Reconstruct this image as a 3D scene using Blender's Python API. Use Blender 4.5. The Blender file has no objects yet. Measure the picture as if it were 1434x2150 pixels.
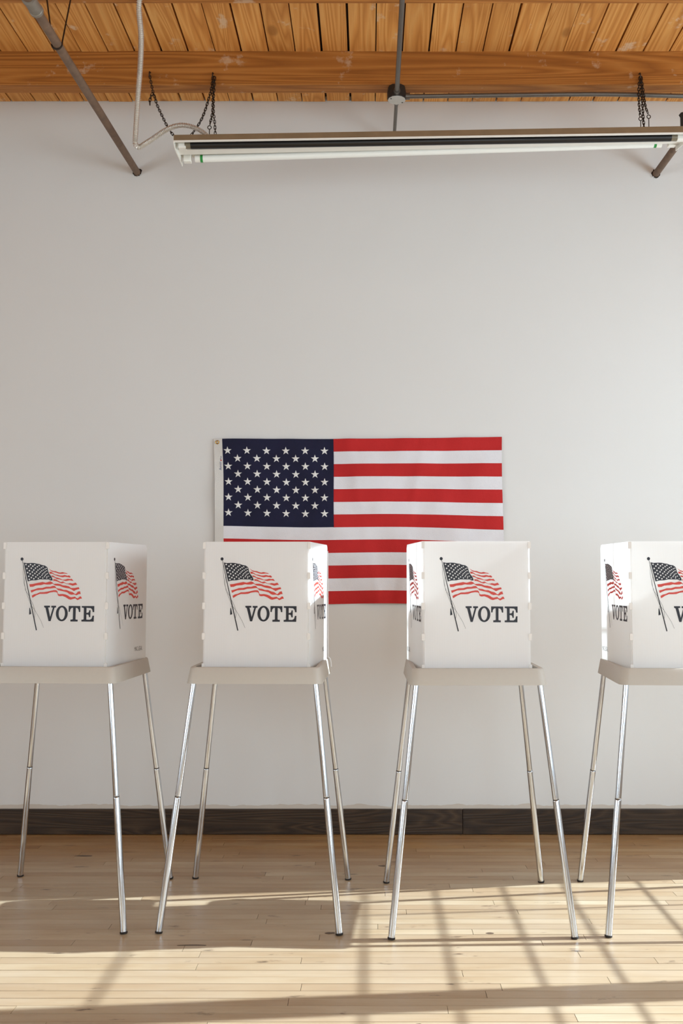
import bpy, bmesh, math, random
from mathutils import Vector, Matrix

random.seed(7)
SC = bpy.context.scene
COL = SC.collection

# ------------------------------------------------------------------ camera
FPX, PX, HZ = 2050.0, 775.0, 1215.0          # focal length and principal column in pixels of 1434x2150, horizon row
cam_d = bpy.data.cameras.new('camera')
cam = bpy.data.objects.new('camera', cam_d)
COL.objects.link(cam)
cam_d.sensor_fit = 'VERTICAL'
cam_d.sensor_height = 36.0
cam_d.lens = 36.0 * FPX / 2150.0
cam_d.shift_x = -(PX - 717.0) / 2150.0
cam_d.clip_start = 0.05
cam.location = (0, 0, 1.375)
cam.rotation_euler = (math.radians(90) + math.atan((HZ - 1075.0) / FPX), 0, 0)
SC.camera = cam

# ------------------------------------------------------------------ light
SC.view_settings.view_transform = 'Standard'
SC.view_settings.look = 'None'
SC.view_settings.gamma = 1.0
SC.view_settings.use_curve_mapping = False
SC.view_settings.exposure = 0.0

world = bpy.data.worlds.new('sky')
SC.world = world
world.use_nodes = True
bg = world.node_tree.nodes['Background']
bg.inputs['Color'].default_value = (0.80, 0.89, 1.0, 1)
bg.inputs['Strength'].default_value = 1.0

SUN_DIR = Vector((-1.0, -0.10, -0.588)).normalized()
sun_d = bpy.data.lights.new('sun', 'SUN')
sun_d.energy = 13.0
sun_d.angle = math.radians(0.40)
sun_d.color = (0.72, 0.87, 1.0)
sun = bpy.data.objects.new('sun', sun_d)
COL.objects.link(sun)
sun.location = (12, 4, 8)
sun.rotation_euler = SUN_DIR.to_track_quat('-Z', 'Y').to_euler()

# windows of the right-hand wall: (y0, y1, sill, head); each lets in the sky outside it
WALL_Y, RX, LX, FY, CZ = 5.38, 3.40, -4.6, -3.0, 4.082
WINS = [(3.665, 4.80, 0.60, 3.75), (2.30, 3.555, 0.60, 3.05), (0.10, 1.90, 0.60, 3.05), (-2.2, -0.3, 0.60, 3.05)]
LWINS = [(-2.5, -1.0), (-0.6, 0.9), (1.3, 2.8)]                      # y ranges of the windows in the left wall
FWINS = [(0.4, 1.6)]      # x ranges of unseen windows added behind the viewer as front fill
SKY_COL, SKY_W = (0.71, 0.87, 1.0), 20.5                            # watts per square metre of window
def skylight(loc, w, h, d):
    a = bpy.data.lights.new('window_skylight', 'AREA')
    a.shape = 'RECTANGLE'; a.size, a.size_y = w, h
    a.energy = SKY_W * w * h; a.color = SKY_COL
    o = bpy.data.objects.new('window_skylight', a); COL.objects.link(o)
    o.location = loc; o.rotation_euler = Vector(d).to_track_quat('-Z', 'Z').to_euler()
for (y0, y1, z0, z1) in WINS: skylight((RX + 0.30, (y0 + y1) / 2, (z0 + z1) / 2), y1 - y0, z1 - z0, (-1, 0, 0))
for (y0, y1) in LWINS: skylight((LX - 0.30, (y0 + y1) / 2, 1.75), y1 - y0, 2.4, (1, 0, 0))
for (x0, x1) in FWINS: skylight(((x0 + x1) / 2, FY - 0.30, 1.75), x1 - x0, 2.4, (0, 1, 0))

# ------------------------------------------------------------------ material helpers
def srgb(r, g, b):
    f = lambda c: (c / 255 / 12.92) if c / 255 <= 0.04045 else ((c / 255 + 0.055) / 1.055) ** 2.4
    return (f(r), f(g), f(b), 1.0)

class NT:
    def __init__(s, name):
        s.m = bpy.data.materials.new(name); s.m.use_nodes = True
        s.t = s.m.node_tree; s.b = s.t.nodes['Principled BSDF']; s.out = s.t.nodes['Material Output']
    def n(s, typ, **kw):
        x = s.t.nodes.new(typ)
        for k, v in kw.items(): setattr(x, k, v)
        return x
    def l(s, a, b): s.t.links.new(a, b)
    def noise(s, vec, scale, detail=4, rough=0.55, dist=0.0):
        x = s.n('ShaderNodeTexNoise'); x.inputs['Scale'].default_value = scale
        x.inputs['Detail'].default_value = detail; x.inputs['Roughness'].default_value = rough
        x.inputs['Distortion'].default_value = dist
        s.l(vec, x.inputs['Vector']); return x.outputs['Fac']
    def ramp(s, fac, stops):
        x = s.n('ShaderNodeValToRGB'); e = x.color_ramp.elements
        while len(e) < len(stops): e.new(0.5)
        for el, (p, c) in zip(e, stops):
            el.position = p; el.color = c if len(c) == 4 else (*c, 1)
        s.l(fac, x.inputs['Fac']); return x.outputs['Color']
    def mix(s, fac, a, b, mode='MIX'):
        x = s.n('ShaderNodeMix', data_type='RGBA', blend_type=mode)
        for v, i in ((fac, 0), (a, 6), (b, 7)):
            if hasattr(v, 'links'): s.l(v, x.inputs[i])
            else: x.inputs[i].default_value = v
        return x.outputs[2]
    def math(s, op, a, b=0.0, c=0.0):
        x = s.n('ShaderNodeMath', operation=op)
        for i, v in enumerate((a, b, c)):
            if hasattr(v, 'links'): s.l(v, x.inputs[i])
            else: x.inputs[i].default_value = v
        return x.outputs[0]
    def vmul(s, v, xyz):
        x = s.n('ShaderNodeVectorMath', operation='MULTIPLY'); s.l(v, x.inputs[0]); x.inputs[1].default_value = xyz
        return x.outputs[0]
    def vadd(s, a, b):
        x = s.n('ShaderNodeVectorMath', operation='ADD'); s.l(a, x.inputs[0]); s.l(b, x.inputs[1]); return x.outputs[0]
    def pos(s): return s.n('ShaderNodeNewGeometry').outputs['Position']
    def rnd(s): return s.n('ShaderNodeObjectInfo').outputs['Random']
    def sep(s, v):
        x = s.n('ShaderNodeSeparateXYZ'); s.l(v, x.inputs[0]); return x.outputs
    def comb(s, x, y, z):
        c = s.n('ShaderNodeCombineXYZ')
        for i, v in enumerate((x, y, z)):
            if hasattr(v, 'links'): s.l(v, c.inputs[i])
            else: c.inputs[i].default_value = v
        return c.outputs[0]
    def bump(s, h, strength, dist=0.01):
        x = s.n('ShaderNodeBump'); x.inputs['Strength'].default_value = strength; x.inputs['Distance'].default_value = dist
        s.l(h, x.inputs['Height']); s.l(x.outputs[0], s.b.inputs['Normal'])
    def col(s, c):
        if hasattr(c, 'links'): s.l(c, s.b.inputs['Base Color'])
        else: s.b.inputs['Base Color'].default_value = c
    def set(s, **kw):
        for k, v in kw.items(): s.b.inputs[k.replace('_', ' ').title().replace('Ior', 'IOR')].default_value = v

def plain(name, c, rough=0.5, metal=0.0, spec=0.5, vary=0.0, vscale=20.0):
    t = NT(name); t.set(roughness=rough, metallic=metal)
    t.b.inputs['Specular IOR Level'].default_value = spec
    f = t.noise(t.pos(), vscale, 3)
    d = tuple(max(0, x * (1 - vary)) for x in c[:3]) + (1,)
    t.col(t.mix(f, c, d) if vary else c)
    return t.m

def wood(name, axis, light, mid, dark, rough=0.6, knots=0.5, paint=0.0, scale=1.0, tone=0.35, spec=0.3, stretch=0.09):
    """sawn boards with long grain along axis, knots and a tone of their own for each board"""
    t = NT(name)
    r = t.rnd(); p = t.pos()
    off = t.comb(t.math('MULTIPLY', r, 37.1), t.math('MULTIPLY', r, 91.7), t.math('MULTIPLY', r, 53.3))
    p = t.vadd(p, off)
    st = [1.0, 1.0, 1.0]; st[axis] = stretch
    g = t.vmul(p, tuple(v * scale for v in st))
    warp = t.noise(t.vmul(p, tuple((0.35 if i == axis else 1.0) * scale for i in range(3))), 3.2, 2)
    w = t.n('ShaderNodeTexNoise'); w.inputs['Scale'].default_value = 9.0; w.inputs['Detail'].default_value = 1.0
    w.inputs['Distortion'].default_value = 0.6; t.l(g, w.inputs['Vector'])
    rings = t.math('FRACT', t.math('MULTIPLY', w.outputs['Fac'], 11.0))
    rings = t.math('PINGPONG', t.math('MULTIPLY', w.outputs['Fac'], 13.0), 0.5)
    fib = [1.0, 1.0, 1.0]; fib[axis] = 0.02
    fibre = t.noise(t.vmul(p, tuple(fib)), 170.0 * scale, 3)
    c = t.ramp(t.math('ADD', t.math('MULTIPLY', rings, 1.1), t.math('MULTIPLY', warp, 0.45)), [(0.1, light), (0.5, mid), (0.95, dark)])
    c = t.mix(t.math('MULTIPLY', t.math('SUBTRACT', fibre, 0.42), 1.1), c, dark)
    # knots
    kst = [1.0, 1.0, 1.0]; kst[axis] = 0.55
    v = t.n('ShaderNodeTexVoronoi'); v.inputs['Scale'].default_value = 3.4 * scale; t.l(t.vmul(p, tuple(kst)), v.inputs['Vector'])
    kd = t.ramp(v.outputs['Distance'], [(0.0, (1, 1, 1)), (0.065, (0.85, 0.85, 0.85)), (0.11, (0, 0, 0))])
    c = t.mix(t.math('MULTIPLY', kd, knots), c, tuple(x * 0.55 for x in dark[:3]) + (1,))
    c = t.mix(t.math('MULTIPLY', r, tone), c, tuple(x * 0.45 for x in mid[:3]) + (1,))
    if paint:
        pn = t.noise(p, 7.0, 5, 0.65)
        pm = t.ramp(t.math('ADD', pn, t.math('MULTIPLY', fibre, 0.10)), [(0.66, (0, 0, 0)), (0.74, (1, 1, 1))])
        c = t.mix(t.math('MULTIPLY', pm, paint), c, srgb(222, 200, 170))
    t.col(c)
    t.set(roughness=rough); t.b.inputs['Specular IOR Level'].default_value = spec
    t.bump(t.math('ADD', rings, fibre), 0.25, 0.003)
    return t.m

M = {}
# plaster wall: warm white with a rough unpainted strip above the baseboard
t = NT('white_plaster'); p = t.pos(); xyz = t.sep(p)
n1 = t.noise(p, 1.3, 4); n2 = t.noise(p, 26, 5); n3 = t.noise(t.vmul(p, (1, 1, 3)), 9.0, 5, 0.7)
c = t.mix(n1, srgb(220, 217, 211), srgb(225, 222, 217))
edge = t.math('ADD', 0.150, t.math('MULTIPLY', t.math('SUBTRACT', t.noise(t.vmul(p, (1, 1, 0.2)), 5.0, 5, 0.6), 0.45), 0.055))
c = t.mix(t.math('MULTIPLY', t.math('LESS_THAN', xyz[2], edge), 0.8), c, srgb(205, 190, 172))
sc_ = t.ramp(n3, [(0.73, (0, 0, 0)), (0.78, (1, 1, 1))])
c = t.mix(t.math('MULTIPLY', t.math('MULTIPLY', sc_, t.math('LESS_THAN', xyz[2], 0.75)), 0.25), c, srgb(190, 172, 150))
t.col(c); t.set(roughness=0.85); t.b.inputs['Specular IOR Level'].default_value = 0.2
t.bump(n2, 0.12, 0.004); M['wall'] = t.m

M['tan'] = plain('warm_bounce_plaster', srgb(205, 178, 148), 0.85, vary=0.06, vscale=3)  # tan invented for the unseen left wall, warms the light it bounces
M['plank'] = wood('ceiling_fir', 1, srgb(238, 178, 104), srgb(222, 153, 78), srgb(184, 114, 50), knots=0.7, paint=0.55, tone=0.26, stretch=0.05)
M['joist'] = wood('joist_fir', 0, srgb(196, 130, 62), srgb(172, 106, 42), srgb(130, 74, 26), knots=0.75, paint=0.35, tone=0.15, stretch=0.035)
M['deck'] = plain('dark_deck', srgb(40, 26, 14), 0.9)
M['base'] = wood('baseboard_wood', 0, srgb(80, 61, 42), srgb(58, 42, 27), srgb(32, 22, 13), rough=0.45, knots=0.3, paint=0.0, tone=0.3, spec=0.4)

# strip maple floor; the finish is still amber along the wall and worn pale where people walk
t = NT('maple_strip_floor'); p0 = t.pos(); r = t.rnd(); xyz = t.sep(p0)
off = t.comb(t.math('MULTIPLY', r, 41.3), t.math('MULTIPLY', r, 17.9), 0.0)
p = t.vadd(p0, off)
fib = t.noise(t.vmul(p, (0.05, 1, 1)), 120.0, 4)
lng = t.noise(t.vmul(p, (0.22, 1, 1)), 9.0, 4)
c = t.ramp(lng, [(0.30, srgb(192, 173, 145)), (0.5, srgb(182, 160, 129)), (0.72, srgb(166, 139, 104))])
amber = t.ramp(lng, [(0.3, srgb(182, 134, 74)), (0.7, srgb(144, 94, 44))])
am = t.math('ADD', xyz[1], t.math('MULTIPLY', t.math('SUBTRACT', t.noise(t.vmul(p0, (0.6, 1, 1)), 3.0, 4), 0.5), 0.9))
am = t.math('ADD', am, t.math('MULTIPLY', t.math('SUBTRACT', r, 0.5), 0.5))
amf = t.ramp(t.math('MULTIPLY', t.math('SUBTRACT', am, 4.35), 1.0), [(0.0, (0, 0, 0)), (0.95, (1, 1, 1))])
c = t.mix(t.math('MULTIPLY', amf, 0.95), c, amber)
c = t.mix(t.math('MULTIPLY', r, 0.55), c, srgb(150, 121, 90))
c = t.mix(t.math('MULTIPLY', t.math('SUBTRACT', fib, 0.40), 0.8), c, srgb(158, 130, 102))
spk = t.noise(t.vmul(p0, (0.28, 1, 1)), 17.0, 5, 0.62)
c = t.mix(t.math('MULTIPLY', t.ramp(spk, [(0.64, (0, 0, 0)), (0.70, (1, 1, 1))]), 0.8), c, srgb(74, 52, 36))
gr = t.noise(p0, 2.2, 5, 0.6)
c = t.mix(t.math('MULTIPLY', t.ramp(gr, [(0.5, (0, 0, 0)), (0.75, (1, 1, 1))]), 0.35), c, srgb(160, 138, 116))
t.col(c)
rg = t.n('ShaderNodeMapRange'); rg.inputs[3].default_value = 0.22; rg.inputs[4].default_value = 0.42; t.l(gr, rg.inputs[0])
t.l(rg.outputs[0], t.b.inputs['Roughness'])
t.b.inputs['Specular IOR Level'].default_value = 0.35
t.bump(fib, 0.08, 0.002); M['floor'] = t.m
M['knot'] = plain('dark_knot', srgb(104, 82, 62), 0.6, vary=0.5, vscale=90)
M['gap'] = plain('floor_gap_dirt', srgb(60, 44, 32), 0.9)

# booth materials
t = NT('fluted_white_plastic')
uv = t.n('ShaderNodeAttribute', attribute_name='flute').outputs['Vector']
fl = t.math('PINGPONG', t.math('MULTIPLY', t.sep(uv)[0], 1 / 0.0042), 0.5)
cc = t.mix(fl, srgb(248, 246, 243), srgb(241, 238, 234))
t.col(cc); t.set(roughness=0.42); t.b.inputs['Specular IOR Level'].default_value = 0.35
tr = t.n('ShaderNodeBsdfTranslucent'); t.l(cc, tr.inputs['Color'])
mx = t.n('ShaderNodeMixShader'); mx.inputs[0].default_value = 0.43
t.l(t.b.outputs[0], mx.inputs[1]); t.l(tr.outputs[0], mx.inputs[2]); t.l(mx.outputs[0], t.out.inputs[0])
t.bump(fl, 0.12, 0.001); M['panel'] = t.m
M['tray'] = plain('grey_white_moulded_plastic', srgb(190, 181, 168), 0.5, vary=0.05, vscale=60)
M['tab'] = plain('hinge_plastic', srgb(226, 219, 210), 0.45)
t = NT('polished_chrome_tube'); t.set(metallic=1.0, roughness=0.14)
t.col(t.mix(t.noise(t.vmul(t.pos(), (1, 1, 0.06)), 90, 2), srgb(226, 229, 232), srgb(198, 201, 205)))
M['chrome'] = t.m
M['rubber'] = plain('black_rubber', srgb(34, 27, 22), 0.6)
M['seam'] = plain('dark_seam', srgb(50, 44, 40), 0.5)
M['ink_navy'] = plain('navy_black_ink', srgb(24, 24, 34), 0.45, vary=0.2, vscale=200)
M['ink_red'] = plain('red_ink', srgb(205, 62, 46), 0.45, vary=0.08, vscale=200)
M['ink_white'] = plain('unprinted_white', srgb(236, 232, 228), 0.45)
M['ink_grey'] = plain('small_print_grey', srgb(90, 86, 86), 0.5)
# flag materials
def cloth(name, c, d):
    t = NT(name); p = t.pos()
    w = t.noise(p, 380, 2); s = t.noise(p, 9, 4)
    t.col(t.mix(s, c, d)); t.set(roughness=0.75); t.b.inputs['Specular IOR Level'].default_value = 0.25
    t.b.inputs['Sheen Weight'].default_value = 0.15
    t.bump(t.math('ADD', w, t.math('MULTIPLY', s, 3.0)), 0.45, 0.006); return t.m
M['f_red'] = cloth('flag_red_nylon', srgb(200, 40, 38), srgb(184, 32, 32))
M['f_white'] = cloth('flag_white_nylon', srgb(236, 232, 232), srgb(226, 222, 224))
M['f_navy'] = cloth('flag_navy_nylon', srgb(26, 26, 58), srgb(18, 18, 42))
M['f_star'] = cloth('embroidered_star', srgb(240, 238, 232), srgb(230, 226, 220))
M['f_head'] = cloth('canvas_heading', srgb(226, 222, 214), srgb(214, 209, 200))
M['brass'] = plain('brass', srgb(190, 150, 80), 0.25, 1.0)
M['blue_ink'] = plain('blue_label_ink', srgb(42, 46, 110), 0.5)
# ceiling hardware
M['pipe'] = plain('old_iron_pipe', srgb(134, 104, 80), 0.6, 0.0, vary=0.68, vscale=22)
M['galv'] = plain('galvanised_fitting', srgb(150, 140, 126), 0.5, 0.5, vary=0.35, vscale=30)
M['emt'] = plain('grey_conduit', srgb(118, 112, 104), 0.4, 0.7, vary=0.2, vscale=25)
M['flex'] = plain('flexible_steel', srgb(226, 219, 208), 0.35, 0.6, vary=0.2, vscale=30)
M['chain'] = plain('blackened_chain', srgb(58, 46, 36), 0.45, 0.7)
M['boxdark'] = plain('dark_steel_box', srgb(48, 44, 40), 0.5, 0.4)
M['boxplate'] = plain('zinc_cover', srgb(205, 200, 190), 0.55, 0.0, vary=0.15, vscale=60)
M['dusty'] = plain('dusty_enamel', srgb(138, 110, 78), 0.6, vary=0.32, vscale=16)
M['enamel'] = plain('white_enamel', srgb(238, 232, 220), 0.35)
M['tube_w'] = plain('white_glass_tube', srgb(240, 236, 226), 0.25)
M['tube_k'] = plain('black_sleeve', srgb(22, 18, 16), 0.35)
M['tube_tip'] = plain('smoky_glass', srgb(120, 108, 88), 0.2)
M['green'] = plain('green_band', srgb(40, 140, 60), 0.4)
M['white_strap'] = plain('white_cord', srgb(240, 240, 240), 0.5)

# ------------------------------------------------------------------ mesh helpers
def link(o, parent=None):
    COL.objects.link(o)
    if parent is not None: o.parent = parent
    return o
def mesh(name, verts, faces, mat, parent=None, smooth=False, mats=None, idx=None):
    me = bpy.data.meshes.new(name)
    me.from_pydata([tuple(v) for v in verts], [], faces)
    for m_ in (mats or [mat]): me.materials.append(m_)
    if idx: me.polygons.foreach_set('material_index', idx)
    if smooth: me.polygons.foreach_set('use_smooth', [True] * len(me.polygons))
    me.update()
    if smooth: me.set_sharp_from_angle(angle=math.radians(42))
    return link(bpy.data.objects.new(name, me), parent)
def tag(o, label, cat, group=None):
    o['label'] = label; o['category'] = cat
    if group: o['group'] = group
    return o
def struct(o, label=None):
    o['kind'] = 'structure'
    if label: o['label'] = label
    return o
def empty(name, loc=(0, 0, 0), rz=0.0):
    o = bpy.data.objects.new(name, None); o.empty_display_size = 0.1
    o.location = loc; o.rotation_euler = (0, 0, rz); return link(o)
BOXF = [(0, 3, 2, 1), (4, 5, 6, 7), (0, 1, 5, 4), (1, 2, 6, 5), (2, 3, 7, 6), (3, 0, 4, 7)]
def boxv(x0, x1, y0, y1, z0, z1):
    return [(x0, y0, z0), (x1, y0, z0), (x1, y1, z0), (x0, y1, z0), (x0, y0, z1), (x1, y0, z1), (x1, y1, z1), (x0, y1, z1)]
class MB:
    def __init__(s): s.v = []; s.f = []; s.i = []
    def add(s, v, f, mi=0):
        k = len(s.v); s.v += [tuple(x) for x in v]; s.f += [tuple(a + k for a in q) for q in f]; s.i += [mi] * len(f); return s
    def box(s, *a, mi=0): return s.add(boxv(*a), BOXF, mi)
    def build(s, name, mat, parent=None, smooth=False, mats=None):
        return mesh(name, s.v, s.f, mat, parent, smooth, mats, s.i if mats else None)
def bevel(o, w, seg=2):
    b = o.modifiers.new('bevel', 'BEVEL'); b.width = w; b.segments = seg; b.limit_method = 'ANGLE'; return o
def frames(path):
    """parallel-transported frames along a path"""
    P = [Vector(p) for p in path]; T = []
    for i in range(len(P)):
        d = (P[min(i + 1, len(P) - 1)] - P[max(i - 1, 0)])
        T.append(d.normalized())
    up = Vector((0, 0, 1)) if abs(T[0].z) < 0.9 else Vector((1, 0, 0))
    N = (up - T[0] * up.dot(T[0])).normalized(); out = []
    for i in range(len(P)):
        N = (N - T[i] * N.dot(T[i])).normalized()
        out.append((P[i], T[i], N, T[i].cross(N)))
    return out
def tube(path, rad, n=12, caps=True):
    v, f = [], []
    fr = frames(path)
    if not hasattr(rad, '__len__'): rad = [rad] * len(path)
    for (p, t_, a, b), r_ in zip(fr, rad):
        for k in range(n):
            q = 2 * math.pi * k / n
            v.append(p + (a * math.cos(q) + b * math.sin(q)) * r_)
    for i in range(len(path) - 1):
        for k in range(n):
            f.append((i * n + k, i * n + (k + 1) % n, (i + 1) * n + (k + 1) % n, (i + 1) * n + k))
    if caps:
        f.append(tuple(reversed(range(n)))); f.append(tuple((len(path) - 1) * n + k for k in range(n)))
    return v, f
def smooth_path(pts, step):
    """Catmull-Rom through the points, resampled at an even step"""
    P = [Vector(p) for p in pts]; P = [P[0] * 2 - P[1]] + P + [P[-1] * 2 - P[-2]]; dense = []
    for i in range(1, len(P) - 2):
        for k in range(24):
            u = k / 24.0
            dense.append(0.5 * ((2 * P[i]) + (P[i + 1] - P[i - 1]) * u + (2 * P[i - 1] - 5 * P[i] + 4 * P[i + 1] - P[i + 2]) * u * u + (3 * P[i] - P[i - 1] - 3 * P[i + 1] + P[i + 2]) * u ** 3))
    dense.append(P[-2]); out = [dense[0]]; acc = 0.0
    for a, b in zip(dense, dense[1:]):
        seg = (b - a).length
        while acc + seg >= step:
            u = (step - acc) / seg; a = a + (b - a) * u; seg = (b - a).length; out.append(a.copy()); acc = 0.0
        acc += seg
    return out
def rod(name, path, r, mat, parent=None, n=12):
    v, f = tube(path, r, n); return mesh(name, v, f, mat, parent, True)
def auto_smooth(o):
    return o

# ================================================================== THE ROOM
# floor: slab of dirt below, strip boards on top
floor = struct(mesh('floor', boxv(LX, RX, FY, WALL_Y, -0.14, -0.016), BOXF, M['gap']), 'worn pale maple strip floor')
BW = 0.0575
rows = int((WALL_Y - FY) / BW) + 1
near, rest = [], MB()
for r_ in range(rows):
    y1 = WALL_Y - r_ * BW; y0 = max(FY, y1 - BW)
    x = LX - random.random() * 0.9
    while x < RX:
        L = random.choice((0.5, 0.75, 1.0, 1.2, 1.5, 1.9, 2.2)) * random.uniform(0.9, 1.1)
        a, b = max(x, LX), min(x + L, RX)
        if b - a > 0.03:
            half = y1 * 0.36
            if y0 > 2.90 and b > -0.02 - 0.385 * y1 and a < 0.02 + 0.33 * y1: near.append((a, b, y0, y1))
            else: rest.box(a + 0.0005, b - 0.0005, y0 + 0.0006, y1 - 0.0006, -0.02, random.uniform(-0.0006, 0))
        x += L
near.sort(key=lambda q: q[2])
for q in near[300:]: rest.box(q[0] + 0.0005, q[1] - 0.0005, q[2] + 0.0006, q[3] - 0.0006, -0.02, 0)
for a, b, y0, y1 in near[:300]:
    mesh('floor_board', boxv(a + 0.0008, b - 0.0008, y0 + 0.0012, y1 - 0.0012, -0.02, random.uniform(-0.0009, 0)), BOXF, M['floor'], floor)
for (x, y, rx, ry) in ((-0.665, 3.774, 0.055, 0.006), (-0.152, 3.900, 0.020, 0.011), (0.469, 3.897, 0.017, 0.010), (-1.42, 4.96, 0.045, 0.012), (0.075, 4.79, 0.035, 0.012), (0.155, 3.115, 0.013, 0.010)):
    n = 14; vs = [(x + rx * math.cos(2 * math.pi * k / n) * random.uniform(0.8, 1.1), y + ry * math.sin(2 * math.pi * k / n) * random.uniform(0.8, 1.1), 0.0003) for k in range(n)]
    mesh('floor_knot', vs + [(a, b, -0.004) for a, b, _ in vs], [tuple(range(n)), tuple(reversed(range(n, 2 * n)))] + [((k + 1) % n, k, n + k, n + (k + 1) % n) for k in range(n)], M['knot'], floor)
ro = rest.build('floor_boards', M['floor'], floor); ro['kind'] = 'stuff'

struct(mesh('wall_back', boxv(LX - 0.2, RX + 0.2, WALL_Y, WALL_Y + 0.2, -0.14, CZ + 0.2), BOXF, M['wall']), 'off-white painted plaster wall')
wl = MB(); ys = FY
for (y0, y1) in LWINS:
    wl.box(LX - 0.2, LX, ys, y0, -0.14, CZ + 0.2); wl.box(LX - 0.2, LX, y0, y1, -0.14, 0.55); wl.box(LX - 0.2, LX, y0, y1, 2.95, CZ + 0.2); ys = y1
wl.box(LX - 0.2, LX, ys, WALL_Y, -0.14, CZ + 0.2)
struct(wl.build('wall_left', M['tan']), 'unseen side wall, tan to warm the light it bounces')
wf = MB(); xs = LX - 0.2
for (x0, x1) in FWINS:
    wf.box(xs, x0, FY - 0.2, FY, -0.14, CZ + 0.2); wf.box(x0, x1, FY - 0.2, FY, -0.14, 0.55); wf.box(x0, x1, FY - 0.2, FY, 2.95, CZ + 0.2); xs = x1
wf.box(xs, RX + 0.2, FY - 0.2, FY, -0.14, CZ + 0.2)
struct(wf.build('wall_front', M['wall']), 'off-white painted wall')
wb = MB(); ys = FY
for (y0, y1, z0, z1) in sorted(WINS):
    if y0 - ys > 0.12: wb.box(RX, RX + 0.2, ys, y0, -0.14, CZ + 0.2)
    wb.box(RX, RX + 0.2, y0, y1, -0.14, z0); wb.box(RX, RX + 0.2, y0, y1, z1, CZ + 0.2)
    ys = y1
wb.box(RX, RX + 0.2, ys, WALL_Y, -0.14, CZ + 0.2)
struct(wb.build('wall_right', M['wall']), 'off-white painted window wall')

# windows: steel sash bars (their shadows cross the floor)
XW = RX + 0.05
for i, (y0, y1, z0, z1) in enumerate(WINS):
    w = struct(empty('window_%d' % (i + 1), (XW, (y0 + y1) / 2, z0)), 'tall steel sash window')
    def wpart(name, a0, a1, b0, b1, d=0.02):
        mesh(name, boxv(-d, d, a0 - (y0 + y1) / 2, a1 - (y0 + y1) / 2, b0 - z0, b1 - z0), BOXF, M['enamel'], w)
    wpart('window_frame', y0, y0 + 0.02, z0, z1); wpart('window_frame', y1 - 0.02, y1, z0, z1)
    wpart('window_frame', y0, y1, z0, z0 + 0.03); wpart('window_frame', y0, y1, z1 - 0.03, z1)
    for h in (0.91, 1.117, 1.311, 1.515, 1.679, 1.858, 2.040, 2.558, 3.1, 3.45):
        if h < z1 - 0.05: wpart('muntin', y0 + 0.02, y1 - 0.02, h - 0.005, h + 0.005, 0.005)
    wpart('mullion', 4.445 - 3.665 + y0 - 0.006, 4.445 - 3.665 + y0 + 0.006, z0, z1, 0.006)
    if i == 1: wpart('shadow_plate', 2.6, 3.37, 1.44, 1.53, 0.012)  # unseen plate added so its shadow darkens the floor at lower right
def plain_window(no, loc, hw, along_y, label):
    w = struct(empty('window_%d' % no, loc, math.radians(90) if along_y else 0.0), label)
    for q in ((-hw, -hw + 0.03, 0, 2.4), (hw - 0.03, hw, 0, 2.4), (-hw, hw, 0, 0.03), (-hw, hw, 2.37, 2.4)): mesh('window_frame', boxv(q[0], q[1], -0.02, 0.02, q[2], q[3]), BOXF, M['enamel'], w)
    for h in (0.48, 0.96, 1.44, 1.92): mesh('muntin', boxv(-hw, hw, -0.01, 0.01, h - 0.01, h + 0.01), BOXF, M['enamel'], w)
    for q in (-0.25, 0.25): mesh('mullion', boxv(q - 0.01, q + 0.01, -0.012, 0.012, 0, 2.4), BOXF, M['enamel'], w)
for i, (x0, x1) in enumerate(FWINS): plain_window(i + 5, ((x0 + x1) / 2, FY - 0.1, 0.55), (x1 - x0) / 2, False, 'unseen sash window added behind the viewer for fill light')
for i, (y0, y1) in enumerate(LWINS): plain_window(i + 6, (LX - 0.1, (y0 + y1) / 2, 0.55), (y1 - y0) / 2, True, 'steel sash window in the left wall')
# the pier between the two nearest windows
mesh('pier', boxv(RX, RX + 0.2, 3.555, 3.665, 0.60, 3.75), BOXF, M['wall'], bpy.data.objects['wall_right'])

# ceiling: dark deck, planks running to the wall, joists across
ceil = struct(mesh('ceiling', boxv(LX, RX, FY, WALL_Y, CZ + 0.03, CZ + 0.2), BOXF, M['deck']), 'orange fir plank ceiling with joists')
PW = 0.1376
k0 = int(math.floor((LX - 0.309) / PW)); k1 = int(math.ceil((RX - 0.309) / PW))
pm = None
for k in range(k0, k1):
    a = 0.309 + k * PW
    if a < LX or a + PW > RX + 0.02: continue
    if pm is None:
        o = mesh('ceiling_plank', boxv(0.0026, PW - 0.0026, FY, WALL_Y - 0.004, 0.0, 0.03), BOXF, M['plank'], ceil); pm = o.data
    else:
        o = link(bpy.data.objects.new('ceiling_plank', pm), ceil)
    o.location = (a + random.uniform(-0.0015, 0.0015), 0, CZ + random.uniform(-0.003, 0.003))
    o.rotation_euler = (0, random.uniform(-0.012, 0.012), 0); o.scale = (random.choice((0.958, 0.972, 0.985, 0.995, 1.0)), 1, 1)
jm = None; y = 4.848
while y > FY:
    if jm is None:
        o = mesh('joist', boxv(LX, RX, 0, 0.086, 3.902, CZ + 0.002), BOXF, M['joist'], ceil); jm = o.data; bevel(o, 0.004)
    else:
        o = link(bpy.data.objects.new('joist', jm), ceil); bevel(o, 0.004)
    o.location = (0, y, 0); y -= 0.796
# round knot hole in a plank
rodk = tube([(-1.09, 4.33, CZ - 0.004), (-1.09, 4.33, CZ + 0.01)], 0.016, 14)
mesh('knot_hole', rodk[0], rodk[1], M['deck'], ceil)

base = struct(empty('baseboard_back', (0, WALL_Y - 0.02, 0)), 'dark brown wooden baseboard')
for a, b in ((LX, -2.3), (-2.298, 0.503), (0.505, RX)):
    bevel(mesh('base_board', boxv(a, b, -0.001, 0.0195, 0.002, random.uniform(0.133, 0.136)), BOXF, M['base'], base), 0.003)

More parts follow.
